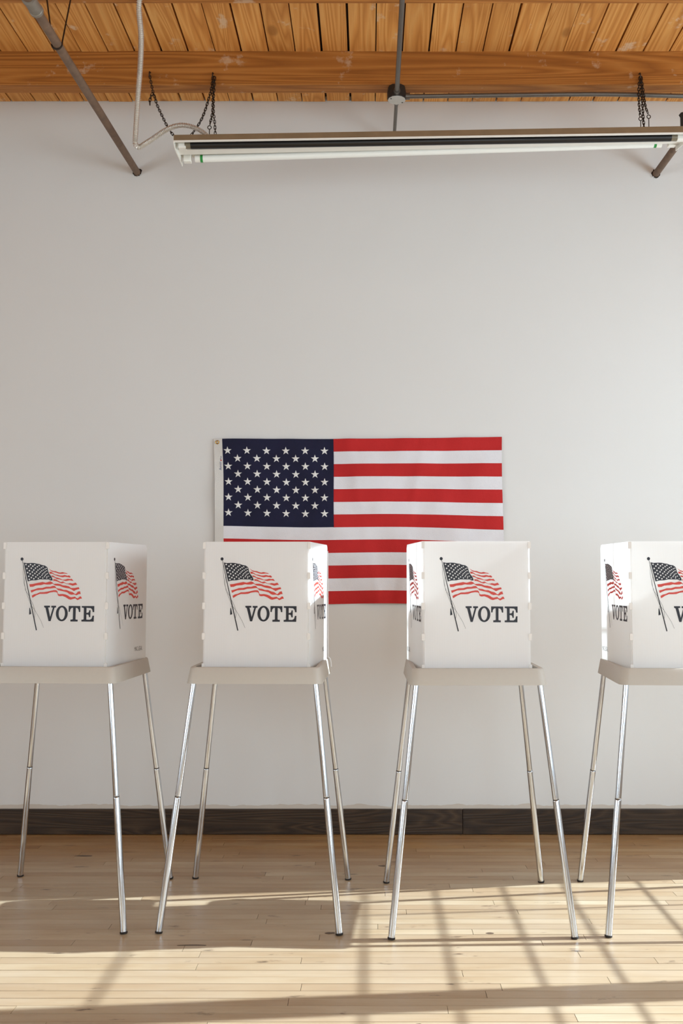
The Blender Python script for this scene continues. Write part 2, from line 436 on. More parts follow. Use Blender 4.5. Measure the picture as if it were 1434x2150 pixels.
# ================================================================== VOTING BOOTHS
PXM = 0.001961        # metres on the panel for one pixel of the print drawing
def cvt(lst, x0, y0, s): return [(x0 + x / s, y0 + y / s) for x, y in lst]
Cc = lambda l: cvt(l, 515, 1190, 11.95)
Ac = lambda l: cvt(l, 480, 1220, 11.95)
Bc = lambda l: cvt(l, 460, 1165, 14.34)
STRIPES = [
 Cc([(132,42),(165,78),(210,105),(265,120),(320,122),(385,150),(430,158),(490,145),(540,160),(600,172),(628,185),(590,190),(540,182),(490,188),(430,190),(385,182),(330,160),(270,145),(220,135),(170,95)]),
 Cc([(155,135),(200,140),(250,170),(300,205),(370,213),(430,232),(490,232),(550,218),(620,238),(655,228),(680,240),(702,265),(685,285),(620,272),(560,262),(500,277),(430,262),(380,248),(300,222),(230,185),(165,188)]),
 Cc([(205,228),(260,238),(310,275),(380,290),(440,310),(500,338),(560,333),(630,313),(700,322),(730,312),(778,368),(740,362),(680,352),(580,370),(530,358),(480,345),(420,330),(350,322),(290,285),(250,268),(225,272)]),
 Cc([(255,322),(330,330),(380,360),(450,398),(510,380),(545,400),(590,432),(650,433),(690,420),(760,432),(835,410),(878,462),(850,465),(760,487),(710,470),(640,450),(590,442),(540,414),(480,430),(430,415),(370,385),(300,365),(265,368)]),
 Ac([(62,92),(150,85),(240,65),(330,48),(400,35),(480,52),(540,38),(600,20),(640,35),(690,82),(720,80),(800,78),(860,90),(930,120),(1000,125),(1080,145),(1140,188),(1230,185),(1335,165),(1352,212),(1290,225),(1210,262),(1150,225),(1100,200),(1000,185),(920,165),(850,135),(740,125),(690,97),(660,78),(600,98),(520,100),(440,92),(360,115),(300,118),(230,125),(160,155),(80,160)]),
 Ac([(98,245),(180,225),(290,188),(400,185),(500,155),(600,155),(660,135),(710,130),(740,155),(765,190),(820,200),(870,205),(950,235),(1020,235),(1100,270),(1180,290),(1240,335),(1265,335),(1310,280),(1365,265),(1388,335),(1340,340),(1280,370),(1220,350),(1140,355),(1090,335),(1040,295),(960,275),(880,258),(800,240),(770,207),(740,185),(680,190),(600,200),(500,205),(420,230),(340,235),(250,245),(190,270),(120,305)]),
 Ac([(132,380),(190,345),(260,330),(340,292),(440,290),(540,275),(620,255),(700,240),(760,242),(790,270),(800,320),(830,342),(920,335),(1000,350),(1060,375),(1110,410),(1150,420),(1240,402),(1270,430),(1310,445),(1370,395),(1400,400),(1422,452),(1380,455),(1310,490),(1280,470),(1255,448),(1200,460),(1130,480),(1080,465),(1000,415),(920,385),(850,392),(805,375),(785,310),(760,290),(700,285),(600,300),(520,330),(440,335),(340,335),(250,370),(150,435)]),
]
CANTON = Bc([(172,245),(270,262),(400,255),(510,260),(580,280),(660,290),(740,320),(830,335),(890,375),(915,405),(935,510),(975,590),(1040,670),(1070,740),(1078,785),(1010,785),(960,755),(860,755),(690,752),(560,780),(420,785),(310,815)])
PSTARS = Bc([(245,305),(385,305),(517,312),(652,335),(775,375),(880,420),(330,357),(460,353),(597,370),(725,402),(838,437),(278,427),(412,415),(540,413),(675,437),(787,468),(888,495),(357,487),(490,470),(620,473),(738,495),(845,520),(303,548),(447,530),(577,527),(697,533),(810,553),(915,577),(383,587),(527,577),(660,577),(770,587),(875,598),(340,658),(467,633),(610,622),(745,632),(847,633),(420,697),(557,678),(692,678),(823,672),(903,672),(952,657),(362,752),(498,735),(637,722),(773,713),(895,712),(1003,735)])
LETTERS = [
 Cc([(38,988),(188,988),(188,1032),(143,1034),(198,1270),(262,1040),(222,1032),(222,990),(345,990),(345,1030),(305,1040),(212,1375),(158,1375),(75,1045),(38,1025)]),
 Cc([(668,993),(966,996),(966,1145),(932,1145),(920,1085),(895,1050),(850,1040),(848,1325),(862,1335),(905,1337),(905,1383),(718,1383),(718,1335),(765,1332),(780,1320),(780,1038),(740,1045),(712,1080),(700,1142),(668,1142)]),
 Cc([(1003,995),(1322,995),(1322,1148),(1285,1148),(1270,1085),(1235,1048),(1125,1040),(1125,1165),(1165,1162),(1188,1145),(1195,1100),(1228,1100),(1225,1275),(1195,1275),(1183,1225),(1160,1208),(1125,1208),(1125,1335),(1215,1338),(1260,1310),(1283,1235),(1318,1235),(1314,1385),(1000,1383),(1000,1338),(1045,1335),(1057,1320),(1057,1050),(1045,1038),(1003,1035)]),
]
STROKES = [  # (points, width at start, width at end) in drawing pixels
 ([(469.0, 1177), (479.5, 1225), (502.8, 1324.2)], 0.8, 2.3),
 ([(470.8, 1185), (471.2, 1205), (474, 1227), (480, 1247), (489.5, 1271)], 0.45, 0.45),
 ([(476, 1212), (474.3, 1224), (477.2, 1240), (486.5, 1254)], 0.45, 0.45),
 ([(489.5, 1261), (495, 1272), (498, 1282), (498.8, 1291), (497.6, 1298)], 0.45, 0.45),
 ([(490, 1272), (498, 1281.5), (505, 1292.8), (512, 1304.5), (518, 1318.6)], 0.5, 0.4),
 ([(489.2, 1272.5), (487.8, 1278)], 0.5, 0.5)]
TASSEL = Ac([(80,690),(98,686),(130,838),(75,855)])

def small_text(s, height):
    """plain lettering as flat triangles (x right, y up), returned as verts and faces with its width"""
    cu = bpy.data.curves.new('lettering', 'FONT'); cu.body = s; cu.size = 1.0; cu.resolution_u = 2
    ob = bpy.data.objects.new('lettering', cu); COL.objects.link(ob)
    dg = bpy.context.evaluated_depsgraph_get(); me = bpy.data.meshes.new_from_object(ob.evaluated_get(dg))
    v = [(q.co.x, q.co.y) for q in me.vertices]; f = [tuple(p_.vertices) for p_ in me.polygons]
    bpy.data.objects.remove(ob); bpy.data.curves.remove(cu); bpy.data.meshes.remove(me)
    h = max(y for _, y in v); k = height / h
    return [(x * k, y * k) for x, y in v], f
TINY = small_text('MAC. LEGAL', 0.019)

class Face:
    """a flat printed face: origin at its bottom centre, u reading direction, n outward"""
    def __init__(s, o, u, n): s.o, s.u, s.n = Vector(o), Vector(u).normalized(), Vector(n).normalized()
    def at(s, u, w, n=0.0): return s.o + s.u * u + Vector((0, 0, w)) + s.n * n

PANEL_Z0, PANEL_Z1 = 0.992, 1.527
def print_on(face, parent, tiny_at=None):
    zt = PANEL_Z1 - face.o.z
    def q(pt, n): return face.at((pt[0] - 541.0) * PXM, zt - (pt[1] - 1138.5) * PXM, n)
    fl = MB()
    def poly(pts, n, mi):
        fl.add([q(p_, n) for p_ in pts], [tuple(range(len(pts)))], mi)
    for s in STRIPES: poly(list(reversed(s)), 0.0006, 1)
    poly(list(reversed(CANTON)), 0.0006, 0)
    for (x, y) in PSTARS:
        R = 2.25 - max(0, (x - 492)) * 0.022; r_ = R * 0.45
        rot = math.radians(12)
        poly([(x + (R if k % 2 == 0 else r_) * math.sin(-2 * math.pi * k / 10 + rot), y - (R if k % 2 == 0 else r_) * math.cos(-2 * math.pi * k / 10 + rot)) for k in range(10)], 0.0010, 2)
    bx, by = 460 + 118 / 14.34, 1165 + 138 / 14.34
    poly([(bx + 3.2 * math.cos(-2 * math.pi * k / 16), by + 3.4 * math.sin(-2 * math.pi * k / 16)) for k in range(16)], 0.0006, 0)
    poly(list(reversed(TASSEL)), 0.0008, 0)
    for pts, w0, w1 in STROKES:
        n = len(pts)
        for i in range(n - 1):
            (x0, y0), (x1, y1) = pts[i], pts[i + 1]; d = math.hypot(x1 - x0, y1 - y0); nx, ny = -(y1 - y0) / d, (x1 - x0) / d
            a = w0 + (w1 - w0) * i / (n - 1); b = w0 + (w1 - w0) * (i + 1) / (n - 1)
            poly([(x0 + nx * a / 2, y0 + ny * a / 2), (x1 + nx * b / 2, y1 + ny * b / 2), (x1 - nx * b / 2, y1 - ny * b / 2), (x0 - nx * a / 2, y0 - ny * a / 2)], 0.0008, 0)
    fl.build('printed_flag', None, parent, mats=[M['ink_navy'], M['ink_red'], M['ink_white']])
    le = MB()
    for s in LETTERS: le.add([q(p_, 0.0006) for p_ in reversed(s)], [tuple(range(len(s)))])
    ox, oy = 515 + 495 / 11.95, 1190 + 1183 / 11.95; N = 36
    ring = [(ox + a / 11.95 * math.cos(2 * math.pi * k / N), oy + b / 11.95 * math.sin(2 * math.pi * k / N)) for (a, b) in ((152, 195), (80, 152)) for k in range(N)]
    le.add([q(p_, 0.0006) for p_ in ring], [(k, N + k, N + (k + 1) % N, (k + 1) % N) for k in range(N)])
    le.build('printed_lettering', M['ink_navy'], parent)
    if tiny_at is not None:
        v, f = TINY
        w = max(x for x, _ in v)
        mesh('small_print', [face.at(tiny_at + (x / w - 0.5) * 0.085, 0.065 + y, 0.0006) for x, y in v], f, M['ink_grey'], parent)

def set_flute(o, axis_u, origin):
    me = o.data; at = me.attributes.new('flute', 'FLOAT_VECTOR', 'POINT')
    for i, v in enumerate(me.vertices): at.data[i].vector = ((v.co - origin).dot(axis_u), v.co.z, 0)

def panel_mesh(name, face, width, thick, round_at, parent):
    """panel with one rounded top corner ('l', 'r' or None) seen from outside"""
    h = PANEL_Z1 - face.o.z; a = width / 2; R = 0.022
    out = [(-a, 0), (a, 0)]
    if round_at == 'r': out += [(a, h - R)] + [(a - R + R * math.cos(q_ * math.pi / 12), h - R + R * math.sin(q_ * math.pi / 12)) for q_ in range(1, 6)] + [(a - R, h)]
    else: out.append((a, h))
    if round_at == 'l': out += [(-a + R, h)] + [(-a + R - R * math.sin(q_ * math.pi / 12), h - R + R * math.cos(q_ * math.pi / 12)) for q_ in range(1, 6)] + [(-a, h - R)]
    else: out.append((-a, h))
    n = len(out)
    v = [face.at(u, w, 0) for u, w in out] + [face.at(u, w, -thick) for u, w in out]
    f = [tuple(range(n)), tuple(reversed(range(n, 2 * n)))] + [((i + 1) % n, i, n + i, n + (i + 1) % n) for i in range(n)]
    o = mesh(name, v, f, M['panel'], parent); set_flute(o, face.u, face.o); return o

def rrect(hx, hy, r, z, seg=5):
    pts = []
    for (cx, cy, a0) in ((hx - r, hy - r, 0), (-hx + r, hy - r, 90), (-hx + r, -hy + r, 180), (hx - r, -hy + r, 270)):
        for k in range(seg + 1):
            a = math.radians(a0 + 90 * k / seg); pts.append((cx + r * math.cos(a), cy + r * math.sin(a), z))
    return pts

TZ0, TZ1 = 0.952, 1.018
def make_booth():
    root = empty('voting_booth')
    # tray: drafted apron, rolled rim, shallow well
    loops = [rrect(0.262, 0.258, 0.030, TZ0 + 0.004), rrect(0.276, 0.272, 0.036, TZ0), rrect(0.276, 0.272, 0.036, TZ0 + 0.003),
             rrect(0.266, 0.262, 0.034, TZ1 - 0.006), rrect(0.263, 0.259, 0.033, TZ1 - 0.001), rrect(0.259, 0.255, 0.032, TZ1),
             rrect(0.246, 0.242, 0.026, TZ1 - 0.001), rrect(0.240, 0.236, 0.024, TZ1 - 0.026)]
    n = len(loops[0]); v = [p_ for l in loops for p_ in l]; f = []
    for i in range(len(loops) - 1):
        for k in range(n): f.append((i * n + k, i * n + (k + 1) % n, (i + 1) * n + (k + 1) % n, (i + 1) * n + k))
    f.append(tuple(reversed(range(n)))); f.append(tuple((len(loops) - 1) * n + k for k in range(n)))
    tr = mesh('tray', v, f, M['tray'], root, True)
    # privacy screen
    FYP, HW = -0.216, 0.2165
    ff = Face((0, FYP, PANEL_Z0), (1, 0, 0), (0, -1, 0))
    fp = panel_mesh('front_panel', ff, 2 * HW - 0.008, 0.005, None, root); print_on(ff, fp)
    bx, by = 0.262, 0.205
    d = Vector((bx - HW, by - FYP, 0)); L = d.length; d.normalize()
    fr = Face(((HW + bx) / 2 + 0.001, (FYP + by) / 2, PANEL_Z0), d, (d.y, -d.x, 0))
    rp = panel_mesh('side_panel', fr, L - 0.006, 0.005, 'r', root); print_on(fr, rp, 0.125)
    dl = Vector((-(HW - bx), -(by - FYP), 0)); dl = Vector((bx - HW, -(by - FYP), 0)).normalized()
    fl = Face((-(HW + bx) / 2 - 0.001, (FYP + by) / 2, PANEL_Z0), dl, (dl.y, -dl.x, 0))
    lp = panel_mesh('side_panel', fl, L - 0.006, 0.005, 'l', root); print_on(fl, lp, -0.155)
    for sgn in (-1, 1):
        for k in range(5):
            z = PANEL_Z1 - 0.002 - k * 0.124
            mesh('hinge_tab', boxv(sgn * HW - 0.006, sgn * HW + 0.006, FYP - 0.0012, FYP + 0.0075, z - 0.027, z), BOXF, M['tab'], fp)
    # splayed chrome legs
    for sx in (-1, 1):
        for sy in (-1, 1):
            top = Vector((sx * 0.247, sy * 0.245, TZ0 + 0.006)); foot = Vector((sx * 0.352, sy * 0.348, 0.0))
            at = lambda z: foot + (top - foot) * (z / top.z)
            pth = [at(0.008), at(0.505), at(0.5072), at(0.5085), at(0.5110), at(0.5124), at(0.515), top]
            v, f = tube(pth, [0.0136, 0.0130, 0.0128, 0.0116, 0.0114, 0.0119, 0.0120, 0.0116], 24)
            lg = mesh('leg', v, f, M['chrome'], root, True)
            rod('joint_ring', [at(0.5075), at(0.5115)], 0.0122, M['seam'], lg, 18)
            v, f = tube([at(0.0), at(0.002), at(0.008)], [0.0138, 0.0148, 0.0146], 18)
            v = [(a.x, a.y, max(0.0, a.z)) for a in v]
            mesh('foot_cap', v, f, M['rubber'], lg, True)
    return root
def copy_tree(o, parent=None):
    c = o.copy(); COL.objects.link(c)
    if parent is not None:
        c.parent = parent; c.matrix_parent_inverse = o.matrix_parent_inverse.copy()
    for ch in list(o.children): copy_tree(ch, c)
    return c
b1 = make_booth()
spots = [((-1.285, 4.262), -3.2, 'white voting booth farthest left, its tray cut off by the picture edge'),
         ((-0.457, 4.238), -1.6, 'white voting booth left of centre, in front of the flag\'s lower left part'),
         ((0.433, 4.186), 0.6, 'white voting booth right of centre, its left side panel against the flag'),
         ((1.292, 4.184), -3.4, 'white voting booth farthest right, only its left half in the picture')]
booths = [b1] + [copy_tree(b1) for _ in range(3)]
for o, ((x, y), a, lab) in zip(booths, spots):
    o.location = (x, y, 0); o.rotation_euler = (0, 0, math.radians(a)); tag(o, lab, 'voting booth', 'row of voting booths')
# white cord down the rear edge of the second booth's screen and over its tray
v, f = tube(smooth_path([(0.262, 0.212, 1.50), (0.264, 0.212, 1.25), (0.2655, 0.212, 1.04), (0.268, 0.214, 1.022), (0.276, 0.214, 1.012), (0.281, 0.214, 0.975)], 0.006), 0.0030, 8)
mesh('cord', v, f, M['white_strap'], booths[1], True)

# ================================================================== WALL FLAG
flag = empty('flag', (-0.03, WALL_Y, 1.24))
tag(flag, 'red, white and blue flag with stars hung flat on the white wall', 'flag')
FO = Vector((-0.03, WALL_Y, 1.24))
def fw(u, v, lift=0.0):
    zl, zr = 2.148 - 0.904 * v, 2.159 - 0.949 * v
    z = zl + (zr - zl) * u - 0.005 * math.sin(math.pi * u) * (1 - v) + 0.007 * math.sin(9 * u + 2) * v + 0.012 * math.sin(math.pi * u) * v
    xl, xr = -0.814 + 0.0308 * 0.904 * v, 0.735 + 0.006 * v
    x = xl + (xr - xl) * u + 0.003 * math.sin(7 * v + 3 * u)
    y = -0.014 - 0.0045 * math.sin(13 * u + 5 * v) - 0.004 * math.sin(31 * u - 9 * v) - 0.002 * math.sin(23 * v + 17 * u) - 0.0015 * math.sin(60 * u + 14 * v)
    y -= 0.004 * math.exp(-((u - 0.45 - 0.1 * v) / 0.02) ** 2) + 0.003 * math.exp(-((u - 0.72 + 0.1 * v) / 0.015) ** 2)
    return Vector((x, WALL_Y + y - lift, z)) - FO
def cloth_grid(name, u0, u1, v0, v1, nu, nv, mat, lift=0.0, thick=0.0012):
    vs = [fw(u0 + (u1 - u0) * i / nu, v0 + (v1 - v0) * j / nv, lift) for j in range(nv + 1) for i in range(nu + 1)]
    k = len(vs); vs += [p_ + Vector((0, thick, 0)) for p_ in vs]
    fs = []
    for j in range(nv):
        for i in range(nu):
            a = j * (nu + 1) + i
            fs.append((a, a + nu + 1, a + nu + 2, a + 1)); fs.append((k + a, k + a + 1, k + a + nu + 2, k + a + nu + 1))
    per = [i for i in range(nu + 1)] + [j * (nu + 1) + nu for j in range(1, nv + 1)] + [nv * (nu + 1) + i for i in range(nu - 1, -1, -1)] + [j * (nu + 1) for j in range(nv - 1, 0, -1)]
    for a, b in zip(per, per[1:] + per[:1]): fs.append((a, b, k + b, k + a))
    return mesh(name, vs, fs, mat, flag, True)
CU = 0.394
for i in range(13):
    cloth_grid('stripe', CU if i < 7 else 0.0, 1.0, i / 13, (i + 1) / 13 + 0.0012, 70 if i < 7 else 110, 3, M['f_red'] if i % 2 == 0 else M['f_white'], 0.0006 if i % 2 == 0 else 0.0)
canton = cloth_grid('canton', 0.0, CU + 0.002, 0.0, 7 / 13, 44, 26, M['f_navy'], 0.0012)
for row in range(9):
    for c_ in range(6 if row % 2 == 0 else 5):
        u = 0.018 + 0.0345 * (2 * c_ + row % 2); v = 0.074 + 0.0478 * row
        pts = []
        for k in range(10):
            R = 0.0235 if k % 2 == 0 else 0.0092
            pts.append((u + R * math.sin(2 * math.pi * k / 10) / 1.55, v - R * math.cos(2 * math.pi * k / 10) / 0.92))
        vs = [fw(a, b, 0.0018) for a, b in pts] + [fw(u, v, 0.0042)]
        mesh('star', vs, [((k + 1) % 10, k, 10) for k in range(10)], M['f_star'], canton)
# canvas heading at the hoist with brass grommets and the maker's print
HU = -0.031
cloth_grid('heading', HU, 0.0, 0.0, 1.0, 4, 60, M['f_head'], 0.0016)
for v in (0.022, 0.978):
    c_ = fw(-0.0175, v, 0.004); N, n_ = 20, 8; vs, fs = [], []
    for i in range(N):
        a = 2 * math.pi * i / N
        for k in range(n_):
            b = 2 * math.pi * k / n_; R = 0.0085 + 0.0028 * math.cos(b)
            vs.append(c_ + Vector((R * math.cos(a), 0.0028 * math.sin(b), R * math.sin(a))))
    for i in range(N):
        for k in range(n_): fs.append((i * n_ + k, i * n_ + (k + 1) % n_, ((i + 1) % N) * n_ + (k + 1) % n_, ((i + 1) % N) * n_ + k))
    mesh('grommet', vs, fs, M['brass'], flag, True)
def heading_text(s, h, v_start, u0, mat):
    vv, ff = small_text(s, h)
    mesh('maker_print', [fw(u0 - y / 1.55, v_start - x / 0.92, 0.0024) for x, y in vv], ff, mat, flag)
heading_text('Annin', 0.014, 0.195, -0.0055, M['blue_ink'])
heading_text('Tex', 0.009, 0.130, -0.0040, M['blue_ink'])
p_ = fw(-0.0065, 0.134, 0.0024)
mesh('maker_print', [p_ + Vector((0.004 * math.cos(k * math.pi / 5), 0, 0.004 * math.sin(k * math.pi / 5))) for k in range(10)], [tuple(range(10))], M['f_red'], flag)

# ================================================================== CEILING HARDWARE
def chain(name, pts, label, group, hook=True, tail=None, eye=False):
    """a run of oval links along a path, hung from a screw hook in the joist"""
    o0 = Vector(pts[0]); root = empty(name, o0); tag(root, label, 'chain', group)
    def links(pts, nm):
        P = smooth_path(pts, 0.0165); fr = frames(P); mb = MB()
        for i, (p_, t_, a, b) in enumerate(fr[:-1]):
            c_ = (P[i] + P[i + 1]) / 2; t2 = (P[i + 1] - P[i]).normalized(); side = a if i % 2 == 0 else b
            side = (side - t2 * side.dot(t2)).normalized(); up = t2.cross(side)
            nseg, nr, hl, hw, wr = 12, 5, 0.0125, 0.0055, 0.0019; vs, fs = [], []
            for s in range(nseg):
                q = 2 * math.pi * s / nseg; cs, sn = math.cos(q), math.sin(q)
                cen = c_ + t2 * (hl * cs) + side * (hw * (abs(sn) ** 0.6) * (1 if sn >= 0 else -1))
                nrm = (t2 * cs * 0.6 + side * sn).normalized()
                for k in range(nr):
                    w = 2 * math.pi * k / nr
                    vs.append(cen + (nrm * math.cos(w) + up * math.sin(w)) * wr - o0)
            for s in range(nseg):
                for k in range(nr): fs.append((s * nr + k, s * nr + (k + 1) % nr, ((s + 1) % nseg) * nr + (k + 1) % nr, ((s + 1) % nseg) * nr + k))
            mb.add(vs, fs)
        return mb.build(nm, M['chain'], root, True)
    links(pts, 'chain_links')
    if tail: links(tail, 'chain_tail')
    if hook:
        y0 = 4.85 - o0.y
        rod('screw_hook', [(0, y0, 0.022), (0, y0 - 0.010, 0.022), (0, -0.006, 0.018), (0, -0.012, 0.004), (0, -0.004, -0.006), (0, 0.004, -0.002)], 0.0032, M['chain'], root, 8)
    if eye:
        e = Vector(pts[-1]) - o0
        ring = [(e.x + 0.009 * math.sin(q * math.pi / 8), e.y, e.z - 0.009 + 0.009 * math.cos(q * math.pi / 8)) for q in range(17)]
        rod('eye_rod', ring, 0.0022, M['chain'], root, 8)
        rod('eye_rod', [(e.x, e.y, e.z - 0.018), (e.x, e.y, eye - o0.z)], 0.0022, M['chain'], root, 8)
    return root
FXZ = 3.56
chain('hanging_chain', [(-1.123,4.835,3.944), (-1.11,4.82,3.888), (-1.095,4.8,3.833), (-1.071,4.78,3.763), (-1.034,4.75,3.682), (-1.003,4.73,3.62), (-0.965,4.72,3.563)],
      'slack black chain with a dangling loose end, nearest the flexible conduit', 'light fixture chains', tail=[(-1.1,4.798,3.833), (-1.109,4.79,3.798), (-1.110,4.79,3.763)])
chain('hanging_chain', [(-0.800,4.835,3.939), (-0.804,4.82,3.871), (-0.814,4.8,3.805), (-0.83,4.78,3.728), (-0.849,4.76,3.664), (-0.883,4.75,3.603), (-0.91,4.745,3.56)],
      'black chain bowing left from the middle hook, crossing the flexible conduit', 'light fixture chains')
chain('hanging_chain', [(-0.793,4.83,3.937), (-0.795,4.81,3.828), (-0.791,4.78,3.726), (-0.797,4.76,3.664), (-0.800,4.75,3.640)],
      'short straight black chain ending in an eye rod above the light\'s left end', 'light fixture chains', hook=False, eye=3.55)
chain('hanging_chain', [(-0.789,4.832,3.935), (-0.792,4.82,3.833), (-0.787,4.79,3.731), (-0.777,4.77,3.659), (-0.77,4.76,3.57)],
      'straight black chain just right of the eye rod at the light\'s left end', 'light fixture chains', hook=False)
chain('hanging_chain', [(1.386,4.835,3.937), (1.374,4.82,3.858), (1.367,4.79,3.756), (1.367,4.77,3.694)],
      'leftmost of the three black chains bunched at the light\'s right end', 'light fixture chains', eye=3.585)
chain('hanging_chain', [(1.389,4.832,3.937), (1.389,4.82,3.833), (1.385,4.79,3.731), (1.385,4.77,3.59)],
      'middle of the three black chains bunched at the light\'s right end', 'light fixture chains', hook=False)
chain('hanging_chain', [(1.392,4.832,3.937), (1.400,4.82,3.833), (1.399,4.79,3.756), (1.408,4.77,3.705)],
      'rightmost of the three bunched black chains, ending in an open eye rod', 'light fixture chains', hook=False, eye=3.585)

# two-tube fluorescent strip light, slightly twisted along its length
FL = Vector((-0.951, 4.62, 3.50))
fix = empty('fluorescent_light', FL)
tag(fix, 'long white two-tube fluorescent light hanging on chains below the ceiling', 'ceiling light')
LX0, RX0 = -0.952, 1.560
def fs_(s, l, r): return Vector((LX0 + (RX0 - LX0) * s, l[0] + (r[0] - l[0]) * s, l[1] + (r[1] - l[1]) * s)) - FL
def loft(name, lp, rp, mat, closed=False, n=24):
    """strip lofted between a left and a right (y, z) profile"""
    k = len(lp); vs = [fs_(i / n, lp[j], rp[j]) for i in range(n + 1) for j in range(k)]; fs = []
    for i in range(n):
        for j in range(k if closed else k - 1): fs.append((i * k + j, (i + 1) * k + j, (i + 1) * k + (j + 1) % k, i * k + (j + 1) % k))
    if closed: fs.append(tuple(reversed(range(k)))); fs.append(tuple(n * k + j for j in range(k)))
    return mesh(name, vs, fs, mat, fix)
loft('side_rail', [(4.620,3.504),(4.620,3.532),(4.626,3.532),(4.626,3.504)], [(4.600,3.536),(4.600,3.567),(4.606,3.567),(4.606,3.536)], M['dusty'], True)
loft('rail_lip', [(4.619,3.498),(4.619,3.504),(4.630,3.504),(4.630,3.498)], [(4.599,3.530),(4.599,3.536),(4.610,3.536),(4.610,3.530)], M['enamel'], True)
loft('reflector', [(4.626,3.530),(4.690,3.548),(4.735,3.552),(4.790,3.548),(4.845,3.515),(4.845,3.520),(4.790,3.556),(4.735,3.560),(4.690,3.556),(4.626,3.534)],
     [(4.606,3.563),(4.670,3.581),(4.715,3.588),(4.770,3.600),(4.825,3.590),(4.825,3.595),(4.770,3.606),(4.715,3.596),(4.670,3.588),(4.606,3.567)], M['enamel'], True)
loft('channel_cover', [(4.722,3.502),(4.778,3.502),(4.772,3.552),(4.728,3.552)], [(4.700,3.543),(4.756,3.551),(4.750,3.598),(4.706,3.590)], M['enamel'], True)
def lamp(l, r, mat, s0, s1, band=None):
    P = [fs_(s0 + (s1 - s0) * i / 12, l, r) for i in range(13)]
    o = rod('fluorescent_tube', P, 0.0185, mat, fix, 16)
    e0, e1 = P[0], P[-1]; dx = Vector((1, 0, 0))
    for e, sg in ((e0, -1), (e1, 1)):
        rod('tube_end', [e, e + dx * sg * 0.028], 0.0180, M['tube_tip'] if band is None else M['enamel'], o, 16)
        if band: rod('colour_band', [e - dx * sg * 0.012, e + dx * sg * 0.001], 0.0190, M['green'], o, 16)
    return o
NL, NR, FLp, FRp = (4.668, 3.500), (4.650, 3.534), (4.808, 3.492), (4.788, 3.567)
lamp(NL, NR, M['tube_k'], 0.030, 0.968)
lamp(FLp, FRp, M['tube_w'], 0.040, 0.955, True)
for (l, r) in ((NL, NR), (FLp, FRp)):
    for s, sg in ((0.006, 1), (0.994, -1)):
        c_ = fs_(s, l, r)
        bevel(mesh('socket', boxv(min(c_.x, c_.x + sg * 0.038), max(c_.x, c_.x + sg * 0.038), c_.y - 0.016, c_.y + 0.016, c_.z - 0.017, c_.z + 0.045), BOXF, M['enamel'], fix), 0.003)
for s, prof in ((0.0, [(4.622,3.532),(4.622,3.492),(4.660,3.476),(4.850,3.474),(4.850,3.520),(4.79,3.558),(4.69,3.558)]),
                (1.0, [(4.602,3.567),(4.602,3.528),(4.640,3.515),(4.830,3.545),(4.830,3.595),(4.77,3.608),(4.67,3.590)])):
    x = (LX0 if s == 0 else RX0) - FL.x; n = len(prof)
    vs = [Vector((x - 0.002, a - FL.y, b - FL.z)) for a, b in prof] + [Vector((x + 0.002, a - FL.y, b - FL.z)) for a, b in prof]
    mesh('end_plate', vs, [tuple(range(n)), tuple(reversed(range(n, 2 * n)))] + [((i + 1) % n, i, n + i, n + (i + 1) % n) for i in range(n)], M['enamel'], fix)
# dark hook-shaped clip on top of the right end
cl = MB()
hk = [(1.545, 3.590), (1.545, 3.660), (1.538, 3.672), (1.548, 3.684), (1.566, 3.688), (1.585, 3.680), (1.590, 3.655), (1.590, 3.590)]
n = len(hk); vs = [(a - FL.x, 4.70 - FL.y, b - FL.z) for a, b in hk] + [(a - FL.x, 4.706 - FL.y, b - FL.z) for a, b in hk]
mesh('hanger_clip', vs, [tuple(range(n)), tuple(reversed(range(n, 2 * n)))] + [((i + 1) % n, i, n + i, n + (i + 1) % n) for i in range(n)], M['boxdark'], fix)

# flexible steel conduit feeding the light
FP = [(-1.000,4.095,3.915), (-1.011,4.13,3.865), (-1.022,4.22,3.803), (-1.047,4.32,3.736), (-1.078,4.42,3.664), (-1.104,4.5,3.576), (-1.126,4.57,3.504), (-1.131,4.59,3.474), (-1.120,4.61,3.466), (-1.097,4.62,3.483), (-1.06,4.64,3.520), (-1.007,4.66,3.57), (-0.964,4.68,3.602), (-0.921,4.7,3.618), (-0.878,4.72,3.618), (-0.839,4.73,3.603), (-0.800,4.74,3.575)]
P = smooth_path(FP, 0.0021)
fx = empty('flexible_conduit', FP[-1]); tag(fx, 'ribbed silver flexible conduit looping from the joist to the light', 'conduit')
v, f = tube(P, [0.0110 + 0.0024 * math.sin(2 * math.pi * i / 4.0) for i in range(len(P))], 12)
mesh('ribbed_hose', [q - Vector(FP[-1]) for q in v], f, M['flex'], fx, True)
rod('end_fitting', [Vector((0, 0, 0.004)), Vector((0.012, 0.003, -0.020))], 0.014, M['emt'], fx, 12)

